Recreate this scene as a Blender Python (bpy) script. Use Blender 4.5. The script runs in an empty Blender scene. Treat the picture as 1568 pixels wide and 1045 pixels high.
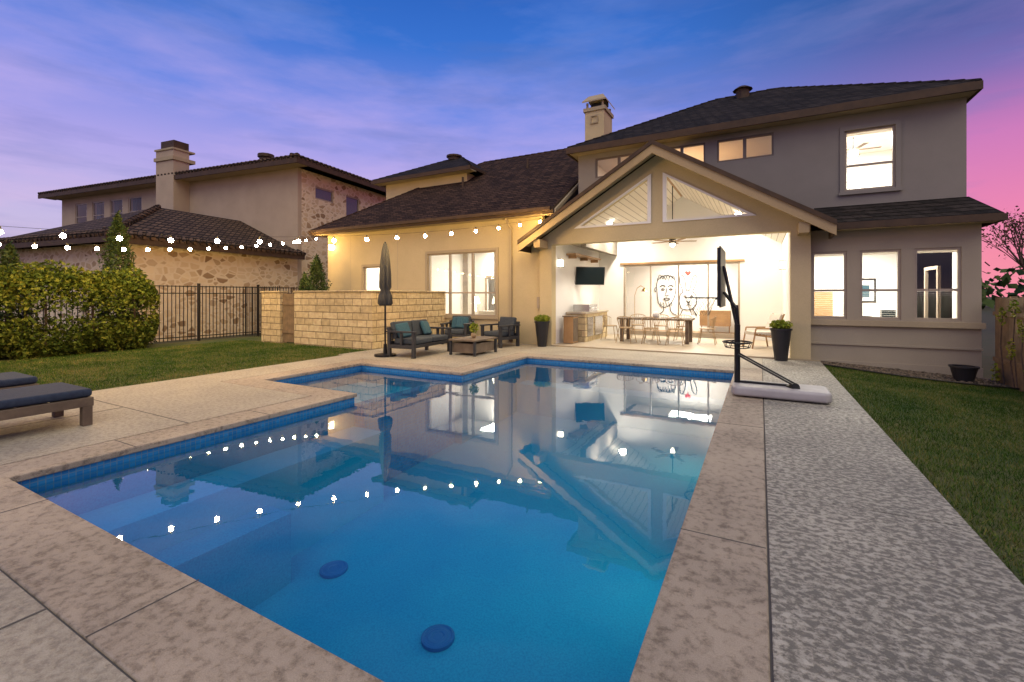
import bpy, math, random, bmesh
import numpy as np
from mathutils import Vector, Matrix
from mathutils.geometry import tessellate_polygon
random.seed(7); rng=np.random.default_rng(7)
S=bpy.context.scene
col=S.collection
# ---------------- materials ----------------
def newmat(name):
    m=bpy.data.materials.new(name); m.use_nodes=True
    nt=m.node_tree; b=nt.nodes['Principled BSDF']; return m,nt,b
def ramp(nt,stops,src=None):
    r=nt.nodes.new('ShaderNodeValToRGB'); e=r.color_ramp.elements
    while len(e)<len(stops): e.new(0.5)
    for i,(p,c) in enumerate(stops):
        e[i].position=p; e[i].color=(c[0],c[1],c[2],1)
    if src is not None: nt.links.new(src,r.inputs[0])
    return r
def coords(nt,scale=(1,1,1),kind='Object'):
    t=nt.nodes.new('ShaderNodeTexCoord'); mp=nt.nodes.new('ShaderNodeMapping')
    mp.inputs['Scale'].default_value=scale
    nt.links.new(t.outputs[kind],mp.inputs[0]); return mp.outputs[0]
def noise(nt,vec,scale,detail=4,rough=.55):
    n=nt.nodes.new('ShaderNodeTexNoise'); n.inputs['Scale'].default_value=scale
    n.inputs['Detail'].default_value=detail; n.inputs['Roughness'].default_value=rough
    nt.links.new(vec,n.inputs['Vector']); return n.outputs[0]
def bump(nt,b,h,strength,dist=.02):
    n=nt.nodes.new('ShaderNodeBump'); n.inputs['Strength'].default_value=strength
    n.inputs['Distance'].default_value=dist
    nt.links.new(h,n.inputs['Height']); nt.links.new(n.outputs[0],b.inputs['Normal']); return n
def mixc(nt,f,a,b,mode='MIX'):
    m=nt.nodes.new('ShaderNodeMix'); m.data_type='RGBA'; m.blend_type=mode
    for s,v in ((0,f),(6,a),(7,b)):
        if hasattr(v,'is_linked'): nt.links.new(v,m.inputs[s])
        elif s==0: m.inputs[0].default_value=v
        else: m.inputs[s].default_value=(v[0],v[1],v[2],1)
    return m.outputs[2]
def pm(name,c1,c2=None,scale=6,rough=.7,bmp=.1,metal=0,bscale=None,spec=.4):
    m,nt,b=newmat(name); v=coords(nt)
    if c2 is None: c2=tuple(x*.8 for x in c1)
    n=noise(nt,v,scale,5)
    r=ramp(nt,[(.3,c2),(.7,c1)],n); nt.links.new(r.outputs[0],b.inputs['Base Color'])
    b.inputs['Roughness'].default_value=rough; b.inputs['Metallic'].default_value=metal
    b.inputs['Specular IOR Level'].default_value=spec
    if bmp: bump(nt,b,noise(nt,v,bscale or scale*6,4),bmp,.01)
    return m
def emi(name,c,s):
    m,nt,b=newmat(name); b.inputs['Base Color'].default_value=(0.8,.8,.8,1)
    b.inputs['Emission Color'].default_value=(*c,1); b.inputs['Emission Strength'].default_value=s
    return m
def stucco(name,c,dirty=.85):
    m,nt,b=newmat(name); v=coords(nt)
    n=noise(nt,v,.9,6); r=ramp(nt,[(.3,tuple(x*dirty for x in c)),(.7,c)],n)
    n2=noise(nt,v,60,3); cc=mixc(nt,.16,r.outputs[0],n2,'OVERLAY')
    nt.links.new(cc,b.inputs['Base Color']); b.inputs['Roughness'].default_value=.88; b.inputs['Specular IOR Level'].default_value=.2
    bump(nt,b,n2,.35,.006); return m
def xyz_wall(nt,sx=1,sz=1):
    t=nt.nodes.new('ShaderNodeTexCoord'); s=nt.nodes.new('ShaderNodeSeparateXYZ'); nt.links.new(t.outputs['Object'],s.inputs[0])
    a=nt.nodes.new('ShaderNodeMath'); a.operation='ADD'; nt.links.new(s.outputs[0],a.inputs[0]); nt.links.new(s.outputs[1],a.inputs[1])
    c=nt.nodes.new('ShaderNodeCombineXYZ'); nt.links.new(a.outputs[0],c.inputs[0]); nt.links.new(s.outputs[2],c.inputs[1])
    return c.outputs[0]
def brick(name,c1,c2,mortar,w,h,msize=.01,rough=.85,bs=.5,bias=0,sm=.1,offs=.5,nz=.35,squash=1.0,freq=2,spec=.3):
    m,nt,b=newmat(name); v=xyz_wall(nt)
    t=nt.nodes.new('ShaderNodeTexBrick'); nt.links.new(v,t.inputs['Vector'])
    t.inputs['Color1'].default_value=(*c1,1); t.inputs['Color2'].default_value=(*c2,1); t.inputs['Mortar'].default_value=(*mortar,1)
    t.inputs['Scale'].default_value=1; t.inputs['Mortar Size'].default_value=msize; t.inputs['Brick Width'].default_value=w
    t.inputs['Row Height'].default_value=h; t.inputs['Bias'].default_value=bias; t.inputs['Mortar Smooth'].default_value=sm
    t.offset=offs; t.squash=squash; t.squash_frequency=freq
    n=noise(nt,coords(nt),9,5)
    cc=mixc(nt,nz,t.outputs['Color'],n,'OVERLAY'); nt.links.new(cc,b.inputs['Base Color'])
    b.inputs['Roughness'].default_value=rough; b.inputs['Specular IOR Level'].default_value=spec
    mm=nt.nodes.new('ShaderNodeMath'); mm.operation='SUBTRACT'; nt.links.new(n,mm.inputs[0]); nt.links.new(t.outputs['Fac'],mm.inputs[1])
    bump(nt,b,mm.outputs[0],bs,.03); return m
def rubble(name):
    m,nt,b=newmat(name)
    v=xyz_wall(nt); mp=nt.nodes.new('ShaderNodeMapping'); mp.inputs['Scale'].default_value=(2.9,4.3,1); nt.links.new(v,mp.inputs[0])
    vo=nt.nodes.new('ShaderNodeTexVoronoi'); vo.inputs['Scale'].default_value=1; nt.links.new(mp.outputs[0],vo.inputs['Vector'])
    ve=nt.nodes.new('ShaderNodeTexVoronoi'); ve.feature='DISTANCE_TO_EDGE'; ve.inputs['Scale'].default_value=1; nt.links.new(mp.outputs[0],ve.inputs['Vector'])
    s=nt.nodes.new('ShaderNodeSeparateColor'); nt.links.new(vo.outputs['Color'],s.inputs[0])
    r=ramp(nt,[(0,(.26,.16,.08)),(.25,(.55,.40,.23)),(.65,(.72,.58,.38)),(1,(.44,.31,.18))],s.outputs[0])
    e=ramp(nt,[(.05,(1,1,1)),(.13,(0,0,0))],ve.outputs['Distance'])
    cc=mixc(nt,e.outputs[0],r.outputs[0],(.70,.58,.40)); nt.links.new(cc,b.inputs['Base Color'])
    b.inputs['Roughness'].default_value=.9; bump(nt,b,ve.outputs['Distance'],.6,.06); return m
def deckmat(name,lo,hi,scale,th=.5,w=.05,stretch=(1,1,1),bigw=.12,bigc=.76):
    m,nt,b=newmat(name); v=coords(nt,stretch)
    n=noise(nt,v,scale,7,.68); big=noise(nt,coords(nt),.8,5,.6)
    a=nt.nodes.new('ShaderNodeMath'); a.operation='MULTIPLY_ADD'; nt.links.new(big,a.inputs[0]); a.inputs[1].default_value=bigw; nt.links.new(n,a.inputs[2])
    th=th+bigw*.5
    r=ramp(nt,[(th-w,lo),(th+w,hi)],a.outputs[0])
    fine=noise(nt,coords(nt),170,3,.7); c0=mixc(nt,.5,r.outputs[0],fine,'OVERLAY')
    bg=ramp(nt,[(.3,(bigc,bigc*.98,bigc*.97)),(.7,(1.05,1.02,.98))],big); c1=mixc(nt,.9,c0,bg.outputs[0],'MULTIPLY')
    st=ramp(nt,[(.60,(1,1,1)),(.75,(.80,.79,.79))],noise(nt,coords(nt),2.6,6,.65)); c2=mixc(nt,.8,c1,st.outputs[0],'MULTIPLY')
    nt.links.new(c2,b.inputs['Base Color']); b.inputs['Roughness'].default_value=.62
    bw=ramp(nt,[(th-w*1.5,(0,0,0)),(th+w*1.5,(1,1,1))],a.outputs[0])
    bump(nt,b,bw.outputs[0],.8,.006); return m
def schlick(nt,f0,normal=None,power=5):
    g=nt.nodes.new('ShaderNodeNewGeometry'); d=nt.nodes.new('ShaderNodeVectorMath'); d.operation='DOT_PRODUCT'
    nt.links.new(g.outputs['Incoming'],d.inputs[0]); nt.links.new(normal or g.outputs['Normal'],d.inputs[1])
    def mt(op,a,b=None):
        n=nt.nodes.new('ShaderNodeMath'); n.operation=op
        for i,q in enumerate((a,b)):
            if q is None: continue
            if isinstance(q,(int,float)): n.inputs[i].default_value=q
            else: nt.links.new(q,n.inputs[i])
        return n.outputs[0]
    c=mt('ABSOLUTE',d.outputs['Value']); p=mt('POWER',mt('SUBTRACT',1.0,c),power)
    return mt('ADD',mt('MULTIPLY',p,1-f0),f0)
def thin(name,tint,f0,rough,wave=None,power=5):
    m=bpy.data.materials.new(name); m.use_nodes=True; nt=m.node_tree; nt.nodes.clear()
    o=nt.nodes.new('ShaderNodeOutputMaterial'); mx=nt.nodes.new('ShaderNodeMixShader'); t=nt.nodes.new('ShaderNodeBsdfTransparent'); g=nt.nodes.new('ShaderNodeBsdfGlossy')
    g.inputs['Roughness'].default_value=rough; t.inputs[0].default_value=(*tint,1)
    nrm=None
    if wave:
        b=nt.nodes.new('ShaderNodeBump'); b.inputs['Strength'].default_value=wave; b.inputs['Distance'].default_value=.01
        nt.links.new(noise(nt,coords(nt),2.6,3),b.inputs['Height']); nt.links.new(b.outputs[0],g.inputs['Normal']); nrm=b.outputs[0]
    nt.links.new(schlick(nt,f0,nrm,power),mx.inputs[0]); nt.links.new(t.outputs[0],mx.inputs[1]); nt.links.new(g.outputs[0],mx.inputs[2]); nt.links.new(mx.outputs[0],o.inputs[0]); return m
M={}
M['stucco']=stucco('house_stucco',(.56,.455,.265))  # lit copy: part of the string lights' yellow is in the base colour
M['stucco_shade']=stucco('shaded_stucco',(.27,.24,.20))  # same stucco beyond the string lights, its shade put into the colour
M['stucco_r']=stucco('half_shaded_stucco',(.38,.325,.24))  # same stucco again, half shade mixed into the colour for the lower right wall
M['trim']=stucco('stucco_trim',(.42,.34,.22))
M['nstucco']=stucco('neighbour_stucco',(.46,.365,.26))
M['white']=stucco('white_wall',(.80,.78,.74),.95)
M['wood_ceiling']=brick('plank_ceiling',(.74,.70,.62),(.68,.64,.56),(.35,.32,.27),4,.09,.006,.6,.15,nz=.1)
M['fascia']=pm('brown_fascia',(.085,.052,.03),(.055,.036,.024),4,.6,.05,spec=.2)
M['beam']=stucco('tan_beam',(.42,.31,.17))
M['shingle']=brick('asphalt_shingles',(.080,.046,.031),(.030,.019,.015),(.012,.008,.007),.28,.10,.012,.95,.8,nz=.6,spec=.08)
M['shingle_d']=brick('dark_asphalt_shingles',(.042,.034,.030),(.019,.017,.016),(.01,.008,.007),.28,.10,.012,.95,.8,nz=.6,spec=.08)
M['tile']=brick('clay_tile_roof',(.14,.09,.06),(.075,.048,.036),(.02,.015,.012),.26,.16,.03,.85,1.0,nz=.6,offs=0,spec=.15)
M['frame']=pm('window_frame_bronze',(.16,.125,.09),None,3,.45,0)
M['framew']=pm('window_frame_tan',(.38,.31,.23),None,3,.45,0)
M['glass']=thin('window_glass',(.95,.97,.96),.05,.008)
M['ashlar']=brick('limestone_ashlar',(.62,.49,.28),(.48,.37,.2),(.24,.18,.10),.62,.2,.012,.9,.9,nz=.5,sm=.5,squash=.6,freq=3)
M['rubble']=rubble('rubble_stone')
def blindmat():
    m,nt,b=newmat('white_blind'); b.inputs['Base Color'].default_value=(.8,.78,.74,1); b.inputs['Roughness'].default_value=.6
    t=nt.nodes.new('ShaderNodeBsdfTranslucent'); t.inputs[0].default_value=(.9,.87,.8,1); mx=nt.nodes.new('ShaderNodeMixShader'); mx.inputs[0].default_value=.6
    o=[n for n in nt.nodes if n.type=='OUTPUT_MATERIAL'][0]; nt.links.new(b.outputs[0],mx.inputs[1]); nt.links.new(t.outputs[0],mx.inputs[2]); nt.links.new(mx.outputs[0],o.inputs[0]); return m
M['blind']=blindmat()
M['cream']=pm('cream_fabric',(.62,.58,.50),None,9,.9,.1)
M['black']=pm('black_metal',(.018,.018,.02),None,5,.4,.02,.4)
M['iron']=pm('wrought_iron',(.022,.018,.015),None,5,.5,.02,.3)
M['plastic']=pm('black_plastic',(.02,.02,.023),None,5,.45,.02)
M['char']=pm('charcoal_frame',(.035,.035,.038),None,9,.6,.05)
M['cush']=pm('grey_cushion',(.06,.07,.08),(.045,.052,.058),20,.95,.2)
M['teal']=pm('teal_pillow',(.045,.11,.14),None,20,.95,.2)
M['navy']=pm('navy_cushion',(.03,.045,.075),(.02,.03,.055),25,.9,.2)
M['wood']=pm('oak_wood',(.40,.24,.11),(.28,.16,.07),3,.5,.05)
M['dwood']=pm('weathered_teak',(.18,.135,.09),(.11,.08,.055),6,.7,.15)
M['fence']=pm('cedar_fence',(.26,.17,.09),(.14,.10,.055),5,.85,.2)
M['steel']=pm('stainless_steel',(.55,.55,.55),None,2,.25,0,1)
M['tan']=pm('tan_wire',(.42,.29,.15),None,2,.45,0)
M['gold']=pm('brass',(.6,.4,.15),None,2,.3,0,1)
M['tank']=pm('grey_plastic_tank',(.40,.375,.37),(.32,.30,.30),5,.5,.05)
M['screen']=pm('tv_screen',(.02,.03,.035),None,1,.12,0)
M['red']=pm('red_paint',(.7,.05,.03),None,1,.6,0)
M['ink']=pm('ink_black',(.01,.01,.01),None,1,.6,0)
M['deckL']=deckmat('sprayed_concrete_deck',(.28,.245,.19),(.42,.375,.29),22,.46,.08)
M['deckR']=deckmat('textured_concrete_walk',(.17,.16,.135),(.45,.425,.36),22,.5,.055,(1,1.3,1))
M['cop']=deckmat('pool_coping',(.21,.165,.12),(.40,.33,.25),17,.43,.08,bigw=.35,bigc=.68)
M['joint']=pm('deck_joint',(.10,.09,.08),None,3,.8,0)
M['patio']=pm('patio_floor',(.50,.42,.31),(.41,.34,.25),3,.45,.05)
def voro(name,cols,scale,bs=1):
    m,nt,b=newmat(name); v=coords(nt)
    vo=nt.nodes.new('ShaderNodeTexVoronoi'); vo.inputs['Scale'].default_value=scale; nt.links.new(v,vo.inputs['Vector'])
    s=nt.nodes.new('ShaderNodeSeparateColor'); nt.links.new(vo.outputs['Color'],s.inputs[0])
    r=ramp(nt,[(i/(len(cols)-1),c) for i,c in enumerate(cols)],s.outputs[0])
    d=ramp(nt,[(.1,(1,1,1)),(.7,(.25,.25,.25))],vo.outputs['Distance'])
    nt.links.new(mixc(nt,1,r.outputs[0],d.outputs[0],'MULTIPLY'),b.inputs['Base Color'])
    b.inputs['Roughness'].default_value=.9; bump(nt,b,d.outputs[0],bs,.03); return m
M['gravel']=voro('river_gravel',[(.12,.08,.05),(.32,.24,.16),(.2,.15,.11)],22)
M['soil']=pm('soil',(.07,.055,.03),(.04,.05,.02),3,.95,.4)
def lawnmat(name,a,b_):
    m,nt,b=newmat(name); v=coords(nt)
    n=noise(nt,v,.8,6,.7); n2=noise(nt,v,70,3)
    r=ramp(nt,[(.35,a),(.7,b_)],n); nt.links.new(mixc(nt,.6,r.outputs[0],n2,'OVERLAY'),b.inputs['Base Color'])
    b.inputs['Roughness'].default_value=.95; bump(nt,b,n2,1,.03); return m
M['lawn']=lawnmat('lawn_turf',(.030,.065,.008),(.14,.12,.035))
def bladem(name,a,b_,c,k=.4,p=(.4,.7,.95)):
    m,nt,b=newmat(name); g=nt.nodes.new('ShaderNodeNewGeometry')
    n=noise(nt,coords(nt),.9,6,.75); ad=nt.nodes.new('ShaderNodeMath'); ad.operation='MULTIPLY_ADD'
    nt.links.new(g.outputs['Random Per Island'],ad.inputs[0]); ad.inputs[1].default_value=k; nt.links.new(n,ad.inputs[2])
    r=ramp(nt,[(p[0],a),(p[1],b_),(p[2],c)],ad.outputs[0]); nt.links.new(r.outputs[0],b.inputs['Base Color'])
    b.inputs['Roughness'].default_value=.7; b.inputs['Specular IOR Level'].default_value=.15; return m
M['blade']=bladem('grass_blade',(.018,.055,.004),(.060,.12,.010),(.24,.19,.06),.3,(.48,.66,.84))
M['leaf']=bladem('hedge_leaf',(.03,.055,.008),(.08,.11,.012),(.20,.20,.03))
M['leafd']=bladem('conifer_leaf',(.02,.045,.012),(.05,.08,.02),(.1,.12,.03))
M['leafy']=bladem('lime_leaf',(.08,.14,.015),(.2,.25,.02),(.38,.34,.04))
M['leafp']=bladem('dry_leaf',(.12,.05,.04),(.22,.1,.07),(.3,.16,.1))
M['bark']=pm('bark',(.13,.09,.065),(.07,.05,.04),12,.9,.5)
def plaster(name,a,b_):
    m,nt,b=newmat(name); n=noise(nt,coords(nt),55,3,.7); r=ramp(nt,[(.3,a),(.6,b_)],n)
    r2=ramp(nt,[(.35,(.85,.9,.95)),(.65,(1.05,1.03,1))],noise(nt,coords(nt),1.1,5,.6)); nt.links.new(mixc(nt,1,r.outputs[0],r2.outputs[0],'MULTIPLY'),b.inputs['Base Color']); b.inputs['Roughness'].default_value=.8; return m
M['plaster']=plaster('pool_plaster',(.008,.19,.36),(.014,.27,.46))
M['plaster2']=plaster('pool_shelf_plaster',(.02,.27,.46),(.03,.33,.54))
M['ptile']=brick('pool_tile',(.02,.17,.42),(.03,.24,.52),(.1,.22,.34),.05,.05,.004,.25,.1,nz=.1,offs=0)
M['drain']=pm('drain_cover',(.015,.10,.30),None,3,.5,0)
M['water']=thin('pool_water',(.52,.86,.96),.07,.012,.09,3.6)
M['bulb']=emi('warm_bulb',(1,.64,.22),640)
M['can']=emi('downlight',(1,.93,.82),40)
M['lamp']=emi('lamp_glow',(1,.85,.6),12)
M['poollamp']=emi('pool_lamp',(.5,1,.9),6)
for k in ('can','lamp','poollamp'): M[k].cycles.emission_sampling='NONE'

# ---------------- mesh builder ----------------
def E(name,loc=(0,0,0),rz=0):
    e=bpy.data.objects.new(name,None); e.empty_display_size=.2; col.objects.link(e); e.location=loc; e.rotation_euler=(0,0,rz); return e
class MB:
    def __init__(s): s.v=[];s.f=[];s.m=[];s.mats=[];s.T=None
    def add(s,vs,fs,mat):
        o=len(s.v)
        if s.T is not None: vs=[s.T@Vector(v) for v in vs]
        s.v+= [tuple(v) for v in vs]
        mt=M[mat]
        if mt not in s.mats: s.mats.append(mt)
        k=s.mats.index(mt)
        for f in fs: s.f.append([o+i for i in f]); s.m.append(k)
        return s
    def box(s,x0,x1,y0,y1,z0,z1,mat):
        vs=[(x,y,z) for z in (z0,z1) for y in (y0,y1) for x in (x0,x1)]
        return s.add(vs,[(0,2,3,1),(4,5,7,6),(0,1,5,4),(2,6,7,3),(0,4,6,2),(1,3,7,5)],mat)
    def cyl(s,p0,p1,r0,mat,r1=None,n=10):
        r1=r0 if r1 is None else r1
        p0=Vector(p0);p1=Vector(p1); d=(p1-p0).normalized(); a=d.orthogonal().normalized(); b=d.cross(a)
        vs=[]
        for p,r in ((p0,r0),(p1,r1)):
            for i in range(n):
                t=2*math.pi*i/n; vs.append(p+(a*math.cos(t)+b*math.sin(t))*r)
        fs=[(i,(i+1)%n,n+(i+1)%n,n+i) for i in range(n)]+[tuple(range(n))[::-1],tuple(range(n,2*n))]
        return s.add(vs,fs,mat)
    def path(s,pts,r,mat,n=6):
        for a,b in zip(pts[:-1],pts[1:]): s.cyl(a,b,r,mat,n=n)
        return s
    def lathe(s,c,prof,mat,n=20):
        vs=[];fs=[]
        for r,z in prof:
            for i in range(n):
                t=2*math.pi*i/n; vs.append((c[0]+r*math.cos(t),c[1]+r*math.sin(t),c[2]+z))
        for k in range(len(prof)-1):
            for i in range(n): fs.append((k*n+i,k*n+(i+1)%n,(k+1)*n+(i+1)%n,(k+1)*n+i))
        fs.append(tuple(range(n))[::-1]); fs.append(tuple(range((len(prof)-1)*n,len(prof)*n)))
        return s.add(vs,fs,mat)
    def sph(s,c,r,mat,n=8,sz=1,k=6):
        prof=[(max(.001,r*math.sin(math.pi*j/k)),-r*sz*math.cos(math.pi*j/k)) for j in range(k+1)]
        return s.lathe(c,prof,mat,n)
    def ext(s,loops,fn0,fn1,mat):
        pts=[p for l in loops for p in l]
        tris=tessellate_polygon([[Vector((p[0],p[1],0)) for p in l] for l in loops])
        n=len(pts); vs=[fn0(*p) for p in pts]+[fn1(*p) for p in pts]
        fs=[tuple(t) for t in tris]+[tuple(n+i for i in t[::-1]) for t in tris]
        o=0
        for l in loops:
            k=len(l)
            for i in range(k): fs.append((o+i,o+(i+1)%k,n+o+(i+1)%k,n+o+i))
            o+=k
        return s.add(vs,fs,mat)
    def wxz(s,outer,holes,y0,y1,mat):
        hs=[h if isinstance(h[0],tuple) else rect(*h) for h in holes]
        return s.ext([outer]+hs,lambda a,b:(a,y0,b),lambda a,b:(a,y1,b),mat)
    def wyz(s,outer,holes,x0,x1,mat):
        hs=[rect(*h) for h in holes]
        return s.ext([outer]+hs,lambda a,b:(x0,a,b),lambda a,b:(x1,a,b),mat)
    def wxy(s,outer,holes,z0,z1,mat):
        return s.ext([outer]+holes,lambda a,b:(a,b,z0),lambda a,b:(a,b,z1),mat)
    def slab(s,top,th,mat,mat2=None):
        n=len(top); vs=list(top)+[(p[0],p[1],p[2]-th) for p in top]
        s.add(vs,[tuple(range(n))],mat)
        return s.add(vs,[tuple(range(n,2*n))[::-1]]+[(i,(i+1)%n,n+(i+1)%n,n+i) for i in range(n)],mat2 or mat)
    def build(s,name,parent=None,bevel=0,smooth=False):
        me=bpy.data.meshes.new(name); me.from_pydata(s.v,[],s.f); 
        for m in s.mats: me.materials.append(m)
        me.polygons.foreach_set('material_index',s.m)
        if smooth: me.polygons.foreach_set('use_smooth',[True]*len(me.polygons))
        me.update()
        bm=bmesh.new(); bm.from_mesh(me); bmesh.ops.recalc_face_normals(bm,faces=bm.faces); bm.to_mesh(me); bm.free()
        o=bpy.data.objects.new(name,me); col.objects.link(o)
        if parent: o.parent=parent
        if bevel:
            b=o.modifiers.new('b','BEVEL'); b.width=bevel; b.segments=3; b.limit_method='ANGLE'
            me.polygons.foreach_set('use_smooth',[True]*len(me.polygons))
            w=o.modifiers.new('w','WEIGHTED_NORMAL')
        return o
def rect(x0,x1,y0,y1): return [(x0,y0),(x1,y0),(x1,y1),(x0,y1)]
def pane(P,nm,x0,x1,z0,z1,y): MB().add([(x0,y,z0),(x1,y,z0),(x1,y,z1),(x0,y,z1)],[(0,1,2,3)],'glass').build(nm,P)
def window(P,nm,x0,x1,z0,z1,y,nv=1,mid=None,fm='frame',blind=None,trim=True,fw=.05):
    b=MB()
    b.wxz(rect(x0,x1,z0,z1),[(x0+fw,x1-fw,z0+fw,z1-fw)],y+.03,y+.10,fm)
    for i in range(1,nv):
        xx=x0+(x1-x0)*i/nv; b.box(xx-.04,xx+.04,y+.028,y+.102,z0+fw,z1-fw,fm)
    if mid:
        zz=z0+(z1-z0)*mid
        for i in range(nv):
            a=x0+(x1-x0)*i/nv+(.04 if i else fw); c=x0+(x1-x0)*(i+1)/nv-(.04 if i<nv-1 else fw)
            b.box(a,c,y+.035,y+.095,zz-.025,zz+.025,fm)
    b.build(nm+'_frame',P)
    pane(P,nm+'_glass',x0+fw,x1-fw,z0+fw,z1-fw,y+.065)
    if trim:
        t=MB(); w=.09
        t.wxz(rect(x0-w,x1+w,z0-w,z1+w),[(x0+.002,x1-.002,z0+.002,z1-.002)],y-.035,y-.001,trim if isinstance(trim,str) else 'trim')
        t.box(x0-w-.03,x1+w+.03,y-.07,y-.036,z0-w,z0-w+.06,trim if isinstance(trim,str) else 'trim'); t.build(nm+'_trim',P)
    if blind:
        t=MB(); z=z0+(z1-z0)*blind[1]-.03; zb=z0+(z1-z0)*blind[0]+.04; tilt=blind[2]
        while z>zb:
            t.add([(x0+.04,y+.15,z),(x1-.04,y+.15,z),(x1-.04,y+.19,z+tilt),(x0+.04,y+.19,z+tilt)],[(0,1,2,3)],'blind'); z-=.045
        t.box(x0+.04,x1-.04,y+.14,y+.19,z1-.09,z1-.03,'blind'); t.build(nm+'_blind',P)
def room(P,nm,x0,x1,y0,y1,z0,z1,power,color=(1,.9,.76),fl='wood'):
    b=MB(); t=.05
    b.box(x0,x1,y1,y1+t,z0,z1,'white'); b.box(x0-t,x0,y0,y1+t,z0,z1,'white'); b.box(x1,x1+t,y0,y1+t,z0,z1,'white')
    b.box(x0-t,x1+t,y0,y1+t,z0-t,z0-.001,fl); b.box(x0-t,x1+t,y0,y1+t,z1+.001,z1+t,'white'); b.build(nm,P)
    area(P,nm+'_light',((x0+x1)/2,(y0+y1)/2,z1-.04),power,min(1.5,x1-x0-.3),color)
def area(P,nm,loc,power,size,color,rot=(0,0,0),shape='SQUARE'):
    l=bpy.data.lights.new(nm,'AREA'); l.energy=power; l.size=size; l.color=color; l.shape=shape
    o=bpy.data.objects.new(nm,l); col.objects.link(o); o.location=loc; o.rotation_euler=rot
    if P: o.parent=P
    return o

# ---------------- ground ----------------
MB().wxy(rect(-700,700,-700,700),[rect(-8.6,.3,.6,10.9)],-.5,-.3,'soil').build('ground')
pool=[(-5.46,1.30),(-.42,1.30),(-.42,10.15),(-5.1,10.15),(-5.1,7.35),(-7.8,7.35),(-7.8,5.0),(-5.46,5.0)]
cop=[(-5.89,.87),(.036,.87),(.036,10.58),(-5.53,10.58),(-5.53,7.78),(-8.23,7.78),(-8.23,4.57),(-5.89,4.57)]
cin=[(-5.43,1.33),(-.45,1.33),(-.45,10.12),(-5.07,10.12),(-5.07,7.32),(-7.77,7.32),(-7.77,5.03),(-5.43,5.03)]
P=E('pool_deck')
cop_out=[(-5.902,.858),(.042,.858),(.042,10.592),(-5.542,10.592),(-5.542,7.792),(-8.242,7.792),(-8.242,4.558),(-5.902,4.558)]
b=MB()
b.wxy([(-9.2,-5),(.042,-5),(.042,.858),(-5.902,.858),(-5.902,4.558),(-8.242,4.558),(-8.242,7.792),(-5.542,7.792),(-5.542,10.592),(.042,10.592),(.042,12.42),(-5.4,12.42),(-5.4,12.6),(-9.42,12.6),(-9.42,8.1),(-9.2,8.1)],[],-.25,0,'deckL')
b.build('deck_left',P)
b=MB(); ys=[-5,.6,4.0,7.42,10.6,12.42]
for a,c in zip(ys[:-1],ys[1:]): b.box(.047,1.2,a+.006,c-.006,-.25,0,'deckR')
b.build('walk_slabs',P,bevel=.004)
MB().box(.0425,1.19,-5,12.4,-.24,-.008,'joint').build('joint_filler',P)
b=MB(); b.box(-3.006,-2.994,-5,.858,0,.003,'joint'); b.box(-9.2,.04,-1.6,-1.588,0,.003,'joint')
b.box(-9.2,-5.902,2.9,2.908,0,.003,'joint'); b.box(-7.5,-7.492,-5,2.9,0,.003,'joint'); b.build('deck_joints',P)
P=E('swimming_pool')
MB().wxy(cop,[cin],-.06,.0,'cop').build('coping',P,bevel=.012)
MB().wxy(cop_out,[cop],-.2,-.01,'joint').build('expansion_joint',P)
b=MB()
for y in (3.1,5.9,8.4): b.box(-.45,.03,y-.004,y+.004,.0,.002,'joint')
for x in (-4.6,-2.6,-.42): b.box(x-.004,x+.004,.87,1.33,.0,.002,'joint')
for y in (2.2,3.6): b.box(-5.89,-5.43,y-.004,y+.004,.0,.002,'joint')
b.build('coping_joints',P)
def vwall(poly,z0,z1,mat):
    b=MB();n=len(poly)
    for i in range(n):
        a=poly[i];c=poly[(i+1)%n]; b.add([(*a,z0),(*c,z0),(*c,z1),(*a,z1)],[(0,1,2,3)],mat)
    return b
vwall(pool,-.24,-.06,'ptile').build('tile_band',P)
b=vwall(pool,-1.75,-.24,'plaster')
b.add([(-5.46,1.3,-1.7),(-.42,1.3,-1.7),(-.42,10.15,-1.25),(-5.46,10.15,-1.25)],[(0,1,2,3)],'plaster')
b.build('basin',P)
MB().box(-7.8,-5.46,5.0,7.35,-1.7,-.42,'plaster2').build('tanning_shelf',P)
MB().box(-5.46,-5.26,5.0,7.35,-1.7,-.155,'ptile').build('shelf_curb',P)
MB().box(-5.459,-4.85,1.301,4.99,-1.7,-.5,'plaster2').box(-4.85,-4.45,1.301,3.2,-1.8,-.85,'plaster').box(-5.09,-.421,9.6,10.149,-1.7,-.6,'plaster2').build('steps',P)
b=MB()
for x,y in ((-4.2,3.55),(-2.55,3.3)):
    zf=-1.7+.45*(y-1.3)/8.85
    b.lathe((x,y,zf),[(.15,0),(.15,.03),(.13,.035),(.12,.028),(.10,.03),(.09,.036),(.06,.036),(.05,.028),(.03,.03)],'drain',24)
b.build('main_drains',P)
b=MB(); 
for (x,y) in ((-.43,4.6),(-.43,8.0)): b.cyl((x+.005,y,-.6),(x-.03,y,-.6),.1,'poollamp',n=20)
b.build('underwater_lamps',P)
for (x,y) in ((-.48,4.6),(-.48,8.0)): area(P,'underwater_light',(x,y,-.6),17,.18,(.2,1,.55),(0,math.radians(90),0),'DISK')
tr=tessellate_polygon([[Vector((p[0],p[1],0)) for p in pool]])
wo=MB().add([(*p,-.13) for p in pool],[tuple(t) for t in tr],'water').build('water',P)
if wo.data.polygons[0].normal.z<0: wo.data.flip_normals()

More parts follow.
